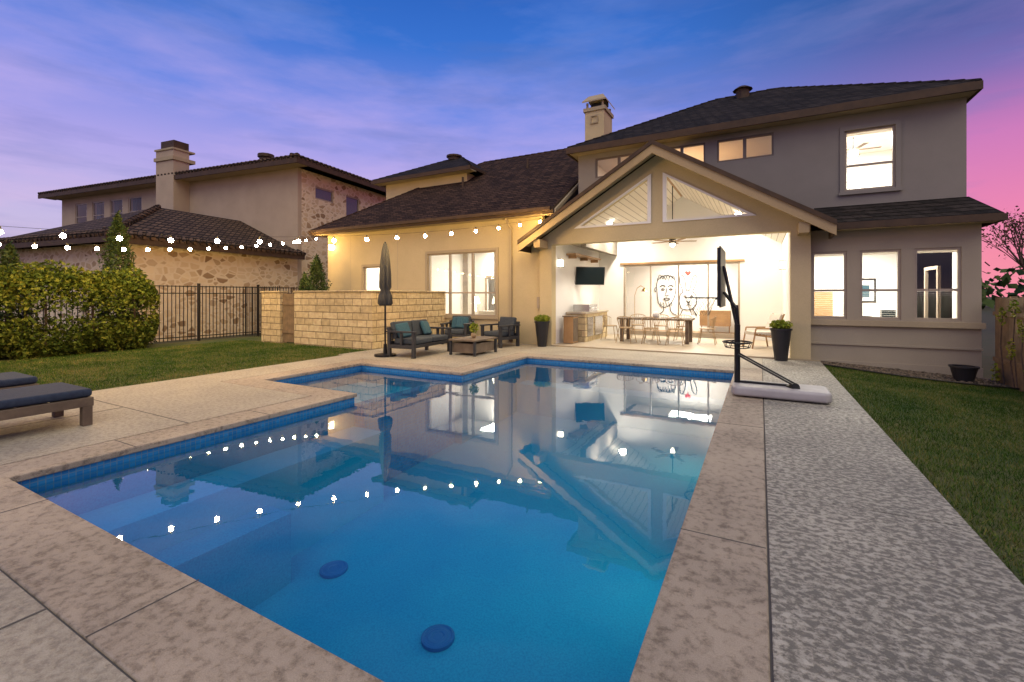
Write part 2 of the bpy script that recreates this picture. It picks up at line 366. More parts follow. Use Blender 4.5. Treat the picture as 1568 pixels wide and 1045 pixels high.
# lawns
def zr(x,y=0): return -.03-.065*(x-1.2)
MB().add([(1.2,-8,zr(1.2)),(4.1,-8,zr(4.1)),(4.1,12.8,zr(4.1)),(1.2,12.8,zr(1.2))],[(0,1,2,3)],'lawn').build('lawn')
MB().add([(-16.6,-9,-.03),(-9.2,-9,-.03),(-9.2,12.6,-.03),(-16.6,12.6,-.03)],[(0,1,2,3)],'lawn').build('lawn')
def bedge(x): return 11.95-.28*math.sin((x-1.2)/2.9*math.pi)-.12*(x-1.2)
def blades(name,x0,x1,y0,y1,n,zf,h,w,mat,ok=None):
    x=rng.uniform(x0,x1,n); y=rng.uniform(y0,y1,n)
    if ok is not None:
        k=ok(x,y); x=x[k]; y=y[k]; n=len(x)
    z=zf(x,y)-.005; a=rng.uniform(0,2*np.pi,n); hh=h*rng.uniform(.5,1.3,n); l=rng.normal(0,.45,(n,2))*hh[:,None]
    dx=np.cos(a)*w/2; dy=np.sin(a)*w/2
    V=np.empty((n,3,3)); V[:,0]=np.stack([x-dx,y-dy,z],1); V[:,1]=np.stack([x+dx,y+dy,z],1); V[:,2]=np.stack([x+l[:,0],y+l[:,1],z+hh],1)
    me=bpy.data.meshes.new(name); me.vertices.add(n*3); me.vertices.foreach_set('co',V.ravel())
    me.loops.add(n*3); me.loops.foreach_set('vertex_index',np.arange(n*3,dtype=np.int32)); me.polygons.add(n)
    me.polygons.foreach_set('loop_start',np.arange(0,n*3,3,dtype=np.int32)); me.polygons.foreach_set('loop_total',np.full(n,3,dtype=np.int32))
    me.materials.append(M[mat]); me.update(calc_edges=True); o=bpy.data.objects.new(name,me); col.objects.link(o); return o
be=np.vectorize(bedge)
blades('grass',1.22,4.05,1.0,12,120000,lambda x,y:-.03-.065*(x-1.2),.04,.007,'blade',lambda x,y:y<be(x))
blades('grass',-15.4,-9.22,1.5,9.3,90000,lambda x,y:-.03+0*x,.04,.012,'blade')
b=MB(); xs=[1.2+i*.145 for i in range(21)]
for a,c in zip(xs[:-1],xs[1:]):
    b.add([(a,bedge(a),zr(a)+.012),(c,bedge(c),zr(c)+.012),(c,12.8,zr(c)+.03),(a,12.8,zr(a)+.03)],[(0,1,2,3)],'gravel')
b.build('gravel_bed')
b=MB()
for a,c in zip(xs[:-1],xs[1:]): b.cyl((a,bedge(a),zr(a)+.03),(c,bedge(c),zr(c)+.03),.018,'iron',n=6)
b.build('steel_edging')
b=MB()
for i in range(420):
    x=random.uniform(1.25,4.0); y=random.uniform(bedge(x)+.03,12.62); r=random.uniform(.015,.05)
    b.sph((x,y,zr(x)+.02),r,'gravel',6,.6)
b.build('river_stones')

# ---------------- house ----------------
H=E('stucco_house')
YW=12.64
b=MB(); b.wxz(rect(-15.3,-5.82,-.3,4.02),[(-13.3,-12.36,1.25,2.58),(-10.21,-7.44,.82,2.94)],YW,YW+.2,'stucco'); b.build('left_front_wall',H)
b=MB(); b.box(-15.3,-15.1,YW+.2,24,-.3,4.02,'stucco'); b.box(-15.1,-5.0,23.8,24,-.3,4.02,'stucco'); b.build('left_side_wall',H)
window(H,'window_triple',-10.21,-7.44,.82,2.94,YW,3,.36,'framew')
window(H,'window_small',-13.3,-12.36,1.25,2.58,YW,1,None,'framew')
MB().add([(-13.3,YW+.13,1.25),(-12.36,YW+.13,1.25),(-12.36,YW+.13,2.58),(-13.3,YW+.13,2.58)],[(0,1,2,3)],'blind').build('window_small_shade',H)
room(H,'living_room',-10.9,-6.0,YW+.2,17.5,.0,3.3,230,(1,.93,.82))
b=MB(); b.wxz([(-10.9,0),(-9.6,0),(-9.6,2.2),(-8.8,2.2),(-8.8,0),(-6,0),(-6,3.3),(-10.9,3.3)],[],15.6,15.7,'white')
b.wxz([(-9.68,0),(-9.6,0),(-9.6,2.2),(-8.8,2.2),(-8.8,0),(-8.72,0),(-8.72,2.28),(-9.68,2.28)],[],15.57,15.599,'framew')
b.box(-7.9,-6.9,15.5,15.59,1.2,1.9,'screen'); b.box(-8.2,-6.4,14.8,15.4,0,.8,'dwood'); b.box(-8.6,-7.2,13.4,14.0,.0,.95,'cream'); b.build('interior_partition',H)
b=MB(); 
for x in (-9.3,-8.4): b.lathe((x,14.3,.9),[(.02,0),(.02,.3),(.16,.3),(.10,.55)],'lamp',12)
b.build('table_lamp_shades',H)
b=MB()
for i in range(6): b.cyl((-8.95+i*.035,12.98,.02),(-8.95+i*.035,12.98,3.1),.022,'cream',n=6); b.cyl((-7.7+i*.035,12.98,.02),(-7.7+i*.035,12.98,3.1),.022,'cream',n=6)
b.build('curtain',H)
room(H,'bedroom',-14.8,-11.2,YW+.2,16,.0,3.3,300)
b=MB(); b.box(-6.92,-6.84,YW-.09,YW-.013,.05,3.6,'trim'); b.box(-6.93,-6.83,YW-.1,YW-.012,.05,.3,'fascia')
b.cyl((-6.88,YW-.05,3.6),(-6.88,12.28,3.85),.04,'trim'); b.box(-5.95,-5.87,YW-.1,YW-.002,1.1,1.45,'framew'); b.box(-14.6,-14.2,YW-.14,YW-.002,.4,1.1,'framew'); b.build('downspout',H)
b=MB()
for x in (-11.6,-7.0,-14.0): b.box(x-.006,x+.006,YW-.004,YW-.001,-.2,3.95,'framew')
b.build('control_joints',H)
def roof4(P,nm,x0,x1,y0,y1,z,rx0,rx1,ry,rz,mat='shingle',th=.12):
    b=MB()
    b.slab([(x0,y0,z),(x1,y0,z),(rx1,ry,rz),(rx0,ry,rz)],th,mat,'fascia')
    b.slab([(x1,y1,z),(x0,y1,z),(rx0,ry,rz),(rx1,ry,rz)],th,mat,'fascia')
    b.slab([(x0,y1,z),(x0,y0,z),(rx0,ry,rz)],th,mat,'fascia')
    if rx1<x1: b.slab([(x1,y0,z),(x1,y1,z),(rx1,ry,rz)],th,mat,'fascia')
    b.build(nm,P)
    c=MB()
    def cap(a,q):
        a=Vector(a);q=Vector(q);n=int((q-a).length/.3)
        for i in range(n):
            p0=a.lerp(q,i/n);p1=a.lerp(q,(i+1.15)/n) if i<n-1 else q; c.cyl(p0+Vector((0,0,-.02)),p1+Vector((0,0,-.04)),.06,mat,n=6)
    cap((x0,y0,z),(rx0,ry,rz)); cap((rx0,ry,rz),(rx1,ry,rz))
    if rx1<x1: cap((x1,y0,z),(rx1,ry,rz))
    c.build(nm+'_ridge_caps',P)
roof4(H,'left_roof',-15.75,-5.25,12.2,24.6,4.08,-11.5,-5.25,18.4,7.8)
b=MB(); b.box(-15.78,-5.25,12.13,12.2,3.88,4.05,'fascia'); b.box(-15.72,-5.3,12.201,YW,3.9,3.93,'trim'); b.box(-15.78,-15.72,12.2,24.5,3.88,4.05,'fascia'); b.box(-15.7,-5.3,12.04,12.128,3.96,4.06,'fascia'); b.build('left_fascia',H)
b=MB().wyz([(YW+.01,-.3),(13.5,-.3),(18.4,7.5),(13.5,4.75),(YW+.01,4.1)],[],-5.5,-5.44,'stucco_shade'); b.wyz([(12.2,3.88),(18.4,7.6),(18.4,7.72),(12.2,4.0)],[],-5.24,-5.18,'trim'); b.build('left_gable_end',H)
b=MB(); b.cyl((-10.5,15.2,5.7),(-10.5,15.2,6.25),.045,'fascia'); b.cyl((-8.2,16.4,6.4),(-8.2,16.4,6.95),.045,'fascia'); b.build('roof_vent_pipes',H)
b=MB(); b.box(-15.2,-10.7,15.8,20.5,4.2,6.6,'stucco'); b.build('popup_wall',H)
roof4(H,'popup_roof',-15.6,-10.25,15.35,21,6.75,-13.3,-12.5,18.1,8.1,'shingle_d')
b=MB(); b.box(-15.63,-10.22,15.3,15.35,6.57,6.73,'fascia'); b.box(-15.58,-10.25,15.351,15.8,6.58,6.61,'trim'); b.lathe((-13.0,18.1,8.0),[(.3,0),(.3,.15),(.38,.16),(.38,.24),(.1,.32)],'fascia',12); b.build('popup_trim',H)
# chimney
b=MB(); b.box(-6.7,-5.85,19,20.2,6,9.6,'stucco'); b.box(-6.78,-5.77,18.92,20.28,8.0,8.08,'trim'); b.box(-6.76,-5.79,18.94,20.26,9.45,9.601,'trim')
for (x,y) in ((-6.66,19.04),(-5.97,19.04),(-6.66,20.08),(-5.97,20.08)): b.box(x,x+.08,y,y+.08,9.6,9.85,'trim')
b.box(-6.5,-6.05,19.2,20.0,9.6,9.84,'plastic'); b.slab([(-6.8,18.9,9.9),(-5.75,18.9,9.9),(-5.95,19.2,10.2),(-6.6,19.2,10.2)],.06,'trim'); b.slab([(-6.6,19.2,10.2),(-5.95,19.2,10.2),(-5.95,20.0,10.2),(-6.6,20.0,10.2)],.3,'trim'); b.slab([(-5.75,18.9,9.9),(-5.75,20.3,9.9),(-5.95,20.0,10.2),(-5.95,19.2,10.2)],.06,'trim')
b.wxz(rect(-6.45,-6.1,8.9,9.25),[(-6.4,-6.15,8.95,9.2)],18.95,18.999,'trim'); b.build('chimney',H)
# gable front
g=lambda x,a:a-.606*abs(x+2.4)
YG=12.46
b=MB()
TL=[(-4.72,3.42),(-2.55,3.42),(-2.55,4.73)]; TR=[(-2.25,3.42),(-.08,3.42),(-2.25,4.73)]
b.ext([[(-5.82,-.3),(-5.43,-.3),(-5.43,3.0),(.62,3.0),(.62,-.3),(1.02,-.3),(1.02,g(1.02,5.22)),(-2.4,5.22),(-5.82,g(-5.82,5.22))],TL,TR],lambda x,z:(x,YG,z),lambda x,z:(x,YG+.32,z),'stucco')
b.build('gable_front',H)
b=MB()
for tri in (TL,TR):
    cx=sum(p[0] for p in tri)/3; cz=sum(p[1] for p in tri)/3
    i_=[(cx+(p[0]-cx)*.87,cz+(p[1]-cz)*.87) for p in tri]
    b.ext([tri,i_],lambda x,z:(x,YG-.03,z),lambda x,z:(x,YG+.05,z),'white')
b.build('gable_opening_trim',H)
b=MB()
def gz(x): return 5.4-.606*abs(x+2.4)
for sx in (-1,1):
    xe=-2.4+sx*3.85
    b.slab([(xe,11.9,gz(xe)),(-2.4,11.9,gz(-2.4)),(-2.4,13.28,gz(-2.4)),(xe,13.28,gz(xe))] if sx<0 else [(-2.4,11.9,gz(-2.4)),(xe,11.9,gz(xe)),(xe,13.28,gz(xe)),(-2.4,13.28,gz(-2.4))],.13,'shingle','fascia')
b.build('gable_roof',H)
b=MB()
for sx in (-1,1):
    xe=-2.4+sx*3.83
    pts=[(xe,gz(xe)-.30),(-2.4,gz(-2.4)-.30),(-2.4,gz(-2.4)-.05),(xe,gz(xe)-.05)]
    b.ext([pts],lambda x,z:(x,11.84,z),lambda x,z:(x,11.897,z),'beam')
    b.add([(xe,11.9,gz(xe)-.135),(-2.4,11.9,gz(-2.4)-.135),(-2.4,YG,gz(-2.4)-.135),(xe,YG,gz(xe)-.135)],[(0,1,2,3)],'trim')
    pts=[(xe,gz(xe)-.08),(-2.4,gz(-2.4)-.08),(-2.4,gz(-2.4)+.03),(xe,gz(xe)+.03)]
    b.ext([pts],lambda x,z:(x,11.80,z),lambda x,z:(x,11.838,z),'fascia')
    xc=-2.4+sx*3.25; b.box(xc-.1,xc+.1,11.9,YG-.001,g(xc,4.9)-.05,g(xc,4.9)+.18,'beam')
    b.box(min(xe,xe-sx*.05),max(xe,xe-sx*.05),11.85,13.2,gz(xe)-.28,gz(xe)-.1,'fascia')
b.build('gable_rake_boards',H)
b=MB(); b.box(-5.63,-5.43,YG+.32,17,0,3.2,'white'); b.box(.62,.82,YG+.32,17,0,3.2,'white')
b.wxz([(-5.63,0),(.82,0),(.82,3.2),(-2.4,5.0),(-5.63,3.2)],[(-4.48,-.59,.06,2.63)],17,17.2,'white')
b.build('patio_walls',H)
b=MB()
for sx in (-1,1):
    xe=-2.4+sx*3.2; zc=4.97; ze=zc-.606*3.2
    b.slab([(xe,YG+.3,ze+.06),(-2.4,YG+.3,zc+.06),(-2.4,17.1,zc+.06),(xe,17.1,ze+.06)],.06,'wood_ceiling')
b.build('patio_ceiling',H)
MB().box(-5.43,.62,12.43,17.19,-.2,.035,'patio').build('patio_floor',H)
MB().box(-5.43,1.2,12.425,12.43,-.2,.03,'trim').build('patio_step_edge',H)
b=MB()
for y in (14.4,16.0):
    for x in (-4.25,-.55):
        z=4.97-.606*abs(x+2.4)-.03; b.cyl((x,y,z),(x,y,z-.03),.08,'can',n=16); area(H,'patio_downlight',(x,y,z-.06),68,.22,(1,.9,.74),shape='DISK')
b.build('downlight_discs',H)
b=MB(); b.wxz(rect(-4.48,-.59,.06,2.63),[(-4.42,-.65,.1,2.57)],16.98,17.12,'framew')
for x in (-3.5,-2.54,-1.57): b.box(x-.025,x+.025,17.0,17.08,.2,2.57,'framew')
b.box(-4.42,-.65,17.0,17.08,.1,.2,'framew'); b.build('sliding_door_frame',H)
pane(H,'sliding_door_glass',-4.42,-.65,.2,2.57,17.04)
b=MB(); b.box(-4.6,-.45,16.93,16.979,2.63,2.70,'wood'); b.build('sliding_door_head',H)
room(H,'kitchen_dining',-6,1.2,17.21,20.2,.02,3.0,270,(1,.93,.82))
# wall mural: man's face, rabbit head, scribbles, heart
b=MB(); y=20.17
def cur(pts,r=.014,dz=-.15):
    P=[Vector((p[0],y,p[1]+dz)) for p in pts]; out=[]
    for i in range(len(P)-1):
        p0=P[max(i-1,0)];p1=P[i];p2=P[i+1];p3=P[min(i+2,len(P)-1)]
        for k in range(4):
            t=k/4; out.append(.5*((2*p1)+(p2-p0)*t+(2*p0-5*p1+4*p2-p3)*t*t+(3*p1-p0-3*p2+p3)*t**3))
    out.append(P[-1]); b.path(out,r,'ink',5)
X=-3.95
cur([(X+.12,1.35),(X+.08,1.75),(X+.06,2.1),(X+.14,2.35),(X+.35,2.48),(X+.62,2.46),(X+.8,2.3),(X+.84,2.05),(X+.82,1.75),(X+.72,1.45),(X+.55,1.22),(X+.35,1.15),(X+.2,1.22),(X+.12,1.35)])
for k in range(6): cur([(X+.08+.11*k,2.28+.05*math.sin(k)),(X+.18+.11*k,2.5+.03*math.cos(k*2)),(X+.3+.1*k,2.36)],.012)
cur([(X+.2,2.02),(X+.3,2.08),(X+.42,2.02)],.02);cur([(X+.52,2.02),(X+.64,2.08),(X+.74,2.02)],.02)
cur([(X+.24,1.9),(X+.31,1.94),(X+.38,1.9),(X+.31,1.87),(X+.24,1.9)],.013);cur([(X+.56,1.9),(X+.63,1.94),(X+.7,1.9),(X+.63,1.87),(X+.56,1.9)],.013)
cur([(X+.47,1.95),(X+.44,1.75),(X+.40,1.66),(X+.48,1.63),(X+.55,1.67)]);cur([(X+.33,1.5),(X+.45,1.54),(X+.6,1.5),(X+.47,1.43),(X+.33,1.5)],.016)
for k in range(5): cur([(X+.2+.11*k,1.36),(X+.24+.11*k,1.26),(X+.26+.1*k,1.2)],.01)
cur([(X+.02,1.8),(X-.03,1.9),(X+.03,2.0)]);cur([(X+.35,1.15),(X+.3,.95),(X+.05,.8)]);cur([(X+.6,1.25),(X+.65,.95),(X+.9,.8)])
cur([(X+1.05,1.1),(X+.98,1.4),(X+1.02,1.7),(X+1.12,1.82),(X+1.02,2.1),(X+1.0,2.4),(X+1.1,2.5),(X+1.2,2.25),(X+1.25,1.88),(X+1.38,1.88),(X+1.46,2.25),(X+1.58,2.48),(X+1.66,2.35),(X+1.6,2.05),(X+1.5,1.82),(X+1.62,1.65),(X+1.64,1.35),(X+1.5,1.12),(X+1.28,1.05),(X+1.05,1.1)])
cur([(X+1.14,1.6),(X+1.2,1.64),(X+1.26,1.6)],.02);cur([(X+1.4,1.6),(X+1.46,1.64),(X+1.52,1.6)],.02);cur([(X+1.27,1.42),(X+1.33,1.36),(X+1.4,1.42)],.018);cur([(X+1.33,1.36),(X+1.33,1.28),(X+1.24,1.22)]);cur([(X+1.33,1.28),(X+1.42,1.22)])
cur([(X+1.1,1.05),(X+1.0,.8)]);cur([(X+1.5,1.1),(X+1.65,.8)])
hp=[(X+1.31+.12*math.sin(t)**3,2.42+.12*(13*math.cos(t)-5*math.cos(2*t)-2*math.cos(3*t)-math.cos(4*t))/16) for t in [2*math.pi*i/24 for i in range(24)]]
b.ext([hp],lambda x,z:(x,y-.01,z),lambda x,z:(x,y+.01,z),'red')
b.build('wall_mural',H)
b=MB(); b.box(-2.1,-1.0,19.4,19.9,.3,.9,'wood'); 
for x in(-2.05,-1.05): b.cyl((x,19.6,0),(x,19.6,.3),.02,'wood')
b.build('sideboard',H)
b=MB(); b.lathe((-4.6,19.2,0),[(.15,0),(.15,.04),(.02,.05)],'gold'); b.path([(-4.6,19.2,0),(-4.6,19.2,1.5),(-4.5,19.2,1.8),(-4.35,19.2,1.9),(-4.2,19.2,1.8)],.012,'gold'); b.lathe((-4.2,19.2,1.66),[(.13,0),(.08,.1),(.02,.14)],'gold'); b.build('arc_lamp',H)
v=lambda x:4.99-.606*abs(x+2.4)
b=MB()
b.ext([[(-4.9,v(-4.9)),(-2.4,v(-2.4)),(.5,v(.5)),(.9,3.1),(3.9,3.1),(3.9,5.8),(-4.9,5.8)],
  rect(-4.36,-2.95,5.03,5.62),rect(-2.5,-1.3,5.03,5.62),rect(-1.01,.3,5.03,5.62),rect(1.755,2.71,3.96,5.39)],lambda x,z:(x,13.3,z),lambda x,z:(x,13.48,z),'stucco_shade')
b.build('upper_front_wall',H)
b=MB(); b.box(-4.9,-4.72,13.48,20.9,3.0,5.8,'stucco_shade'); b.box(3.72,3.9,13.48,20.9,-.4,5.8,'stucco_shade'); b.box(-4.72,3.72,20.72,20.9,-.4,5.8,'stucco_shade'); b.build('upper_side_walls',H)
for i,(a,c) in enumerate(((-4.36,-2.95),(-2.5,-1.3),(-1.01,.3))): window(H,'upper_window_%d'%i,a,c,5.03,5.62,13.3,2,None,'frame',trim=False,fw=.045)
window(H,'upper_window_tall',1.755,2.71,3.96,5.39,13.3,1,.42,'framew',blind=(0,.42,-.005),trim='stucco_shade')
room(H,'upper_hall',-4.7,.62,13.5,16.8,5.0,5.79,110)
room(H,'upper_bedroom',.75,3.65,13.5,17,3.4,5.75,260,(1,.96,.88))
b=MB(); b.cyl((2.2,15.2,5.4),(2.2,15.2,5.75),.02,'black'); b.sph((2.2,15.2,5.3),.12,'lamp',12)
for k in range(5):
    b.T=Matrix.Translation((2.2,15.2,0))@Matrix.Rotation(k*2*math.pi/5,4,'Z'); b.box(.12,.6,-.06,.06,5.4,5.41,'dwood')
b.T=None; b.build('bedroom_fan',H)
roof4(H,'upper_roof',-5.1,4.0,12.93,21.1,5.95,-1.35,.48,17.0,8.16,'shingle_d')
b=MB(); b.box(-5.14,4.03,12.87,12.93,5.75,5.92,'fascia'); b.box(-5.14,-5.08,12.93,21.1,5.75,5.92,'fascia'); b.box(3.98,4.03,12.93,21.1,5.75,5.92,'fascia')
b.box(-5.08,3.98,12.931,13.3,5.77,5.80,'trim'); b.box(-5.08,-4.9,13.3,21,5.77,5.80,'trim'); b.box(3.9,3.98,13.3,21,5.77,5.80,'trim')
b.cyl((-.5,16.6,7.8),(-.5,16.6,8.15),.2,'fascia'); b.cyl((-.5,16.6,8.15),(-.5,16.6,8.25),.3,'fascia',r1=.15); b.build('upper_fascia',H)
b=MB(); b.wxz(rect(1.02,3.95,-.5,3.0),[(1.06,1.725,.97,2.5),(1.96,2.68,.97,2.5),(2.9,3.65,.97,2.5)],12.7,12.88,'stucco_r'); b.build('right_front_wall',H)
MB().box(3.78,3.95,12.88,21,-.5,3.0,'stucco_r').build('right_side_wall',H)
for i,(a,c) in enumerate(((1.06,1.725),(1.96,2.68),(2.9,3.65))): window(H,'right_window_%d'%i,a,c,.97,2.5,12.7,1,.42,'framew',blind=((0,.42,-.004),(0,.4,-.004),(0,.45,-.002))[i],trim=False)
b=MB(); b.box(1.03,3.99,12.62,12.699,.82,.94,'trim'); b.box(1.03,3.96,12.66,12.699,.38,.42,'stucco_r'); b.box(1.02,3.96,12.66,12.699,-.4,.02,'stucco_r'); b.build('right_wall_bands',H)
room(H,'study',.9,3.72,12.9,17,.0,2.95,320,(1,.95,.85))
b=MB(); b.box(1.3,1.9,16.5,16.9,0,1.6,'wood'); b.box(2.0,3.4,15.5,16.2,.7,.76,'wood'); b.box(2.1,2.2,15.6,16.1,0,.7,'wood'); b.box(3.2,3.3,15.6,16.1,0,.7,'wood')
b.wxz(rect(2.3,3.0,1.3,2.0),[(2.34,2.96,1.34,1.96)],16.96,16.999,'black'); b.box(2.45,2.85,16.98,16.995,1.45,1.8,'teal'); b.box(2.2,2.55,14.9,15.3,.0,.95,'plastic'); b.box(2.9,3.2,15.7,15.9,.76,1.1,'screen')
b.wyz(rect(14.2,15.2,.0,2.2),[(14.28,15.12,.05,2.12)],3.66,3.719,'framew'); b.build('study_furniture',H)
b=MB()
b.slab([(1.15,12.3,3.1),(4.15,12.3,3.1),(3.93,13.29,3.62),(1.15,13.29,3.62)],.1,'shingle_d','fascia')
b.slab([(4.15,12.3,3.1),(4.15,21,3.1),(3.93,21,3.62),(3.93,13.29,3.62)],.1,'shingle_d','fascia'); b.build('skirt_roof',H)
b=MB(); b.box(1.3,4.18,12.24,12.3,2.95,3.08,'fascia'); b.box(1.3,4.12,12.301,12.7,2.96,2.99,'trim'); b.box(4.12,4.18,12.3,21,2.95,3.08,'fascia'); b.build('skirt_fascia',H)
for (x,yy,z) in ((.54,14.6,2.35),(-5.35,13.0,2.5)):
    b=MB(); b.box(x-.05,x+.05,yy-.05,yy+.05,z-.12,z+.08,'lamp'); b.box(x-.07,x+.07,yy-.07,yy+.07,z+.08,z+.10,'black'); b.box(x-.07,x+.07,yy-.07,yy+.07,z-.14,z-.12,'black'); b.build('wall_sconce',H)
b=MB(); b.box(-15.0,-14.86,12.43,12.57,3.3,3.5,'lamp'); b.box(-15.02,-14.84,12.41,12.63,3.5,3.53,'black'); b.build('eave_lamp',H)
F=E('ceiling_fan',(-2.4,14.9,0)); b=MB(); b.cyl((0,0,3.3),(0,0,4.9),.015,'black'); b.lathe((0,0,3.1),[(.04,0),(.1,.03),(.11,.14),(.05,.2)],'black'); b.sph((0,0,3.08),.08,'lamp',12); b.build('motor',F)
b=MB()
for k in range(5):
    b.T=Matrix.Rotation(k*2*math.pi/5+.3,4,'Z'); b.box(.1,.7,-.07,.07,3.17,3.185,'wood')
b.build('blades',F)
F=E('wall_television'); b=MB(); T=Matrix.Translation((-5.0,14.7,2.15))@Matrix.Rotation(math.radians(-50),4,'Z')@Matrix.Rotation(math.radians(8),4,'Y')
b.T=T; b.box(-.03,.03,-.5,.5,-.3,.3,'plastic'); b.box(.031,.034,-.48,.48,-.28,.28,'screen'); b.T=None; b.cyl((-5.43,14.9,2.15),(-5.03,14.7,2.15),.03,'black'); b.build('screen',F)
F=E('wall_shelf'); b=MB(); b.box(-5.42,-5.1,13.6,16.2,2.78,2.83,'wood'); 
for yy in (13.8,14.9,16.0): b.box(-5.42,-5.15,yy-.015,yy+.015,2.68,2.78,'wood')
b.build('board',F)
F=E('outdoor_kitchen'); b=MB(); b.box(-5.42,-4.78,13.6,15.9,.04,.92,'ashlar'); b.box(-5.42,-4.74,13.55,15.95,.92,.97,'patio'); b.build('cabinet',F)
b=MB(); b.box(-5.3,-4.76,13.9,14.7,.971,1.2,'steel'); b.cyl((-4.73,13.95,1.1),(-4.73,14.65,1.1),.015,'steel'); b.box(-4.779,-4.76,13.75,14.3,.2,.8,'steel'); b.box(-4.779,-4.76,14.5,15.3,.2,.8,'steel'); b.build('grill',F)
F=E('patio_cabinet'); b=MB(); b.box(-5.25,-4.95,12.95,13.4,.05,.85,'wood'); b.box(-5.28,-4.92,12.92,13.43,.85,.88,'dwood'); b.box(-4.949,-4.94,12.98,13.37,.1,.8,'dwood'); b.build('body',F)

F=E('dining_table',(-2.9,14.9,.035)); b=MB(); b.box(-1.1,1.1,-.5,.5,.70,.75,'dwood'); 
for sx in (-1,1):
    for sy in (-1,1): b.box(sx*.98-.05,sx*.98+.05,sy*.4-.05,sy*.4+.05,0,.7,'dwood')
b.build('table',F,bevel=.005)
b=MB(); b.lathe((0,0,.755),[(.08,0),(.12,.1),(.06,.2)],'white'); b.build('vase',F,smooth=True)
def wire_chair(loc,rz,mat='tan'):
    F=E('wire_dining_chair',loc,rz); b=MB()
    for sx in (-1,1):
        for sy in (-1,1): b.cyl((sx*.24,sy*.24,0),(sx*.17,sy*.16,.45),.012,mat,n=6)
    b.lathe((0,0,.45),[(.22,0),(.23,.02),(.21,.03)],mat,16)
    arc=[(.27*math.cos(t),-.2*math.sin(t)-.05,.72+.1*math.sin(t)) for t in [math.pi*i/10 for i in range(11)]]
    b.path(arc,.011,mat)
    for q in arc: b.cyl((q[0]*.75,q[1]*.7,.47),q,.007,mat,n=5)
    b.build('frame',F)
for dx in (-.75,0,.7):
    wire_chair((-2.9+dx,14.15,.035),random.uniform(-.15,.15)); wire_chair((-2.9+dx,15.65,.035),math.pi+random.uniform(-.15,.15))
wire_chair((-4.35,14.8,.035),-math.pi/2); wire_chair((-1.4,14.9,.035),math.pi/2)

F=E('wood_lounge_chair',(.0,14.6,.035),math.radians(115)); b=MB()
for s_ in (-.3,.3):
    b.path([(s_,.35,0),(s_,.25,.55),(s_,-.35,.55)],.022,'wood'); b.path([(s_,-.35,0),(s_,-.28,.4),(s_,-.5,.95)],.022,'wood'); b.cyl((s_,.3,.38),(s_,-.3,.3),.022,'wood')
for k in range(6): b.box(-.3,.3,-.25+k*.09,-.2+k*.09,.34+k*.01,.36+k*.01,'wood')
b.T=Matrix.Translation((0,-.28,.38))@Matrix.Rotation(math.radians(20),4,'X'); b.box(-.28,.28,-.03,.06,0,.58,'cream'); b.T=None; b.box(-.28,.28,-.25,.3,.37,.45,'cream'); b.build('chair',F)

def seat(name,loc,rz,L,n,pil=True):
    F=E(name,loc,rz); h=L/2; b=MB()
    for s_ in (-1,1):
        y0,y1=(s_*h-.04,s_*h+.04)
        b.box(-.40,-.32,y0,y1,0,.70,'char'); b.box(.32,.40,y0,y1,0,.60,'char'); b.box(-.42,.42,y0-.02,y1+.02,.60,.64,'char'); b.box(-.32,.32,y0,y1,.22,.30,'char')
        b.box(-.03,.03,y0+.01,y1-.01,.3,.6,'char')
    b.box(-.38,.40,-h+.04,h-.04,.24,.31,'char'); b.box(-.42,-.36,-h+.04,h-.04,.3,.38,'char'); b.box(-.46,-.40,-h,h,.66,.72,'char')
    k=int(L/.12)
    for i in range(k):
        yy=-h+.06+(L-.12)*i/(k-1); b.box(-.43,-.41,yy-.02,yy+.02,.38,.66,'char')
    b.build('frame',F,bevel=.006)
    b=MB(); w=(L-.1)/n
    for i in range(n):
        a=-h+.05+i*w; b.T=None; b.box(-.28,.38,a+.01,a+w-.01,.315,.45,'cush')
        b.T=Matrix.Translation((-.34,0,.42))@Matrix.Rotation(math.radians(-12),4,'Y'); b.box(0,.14,a+.02,a+w-.02,0,.42,'cush'); b.T=None
    b.build('cushions',F,bevel=.04)
    if pil:
        b=MB()
        for s_ in (-1,1):
            b.T=Matrix.Translation((-.1,s_*(h-.3),.46))@Matrix.Rotation(math.radians(-25),4,'Y')@Matrix.Rotation(.2*s_,4,'Z'); b.box(-.05,.06,-.2,.2,0,.38,'teal')
        b.build('pillows',F,bevel=.05)
seat('outdoor_loveseat',(-7.62,9.15,0),math.radians(4),1.55,2)
seat('outdoor_armchair',(-6.75,11.7,0),math.radians(-105),.75,1,False)
seat('outdoor_armchair',(-8.3,11.75,0),math.radians(-75),.75,1,True)
F=E('coffee_table',(-6.5,9.9,0)); b=MB(); b.box(-.4,.4,-.55,.55,.36,.4,'dwood')
for sx in (-1,1):
    for sy in (-1,1): b.box(sx*.36-.03,sx*.36+.03,sy*.5-.03,sy*.5+.03,0,.36,'char')
b.box(-.34,.34,-.46,.46,.06,.3,'dwood'); b.build('table',F,bevel=.006)
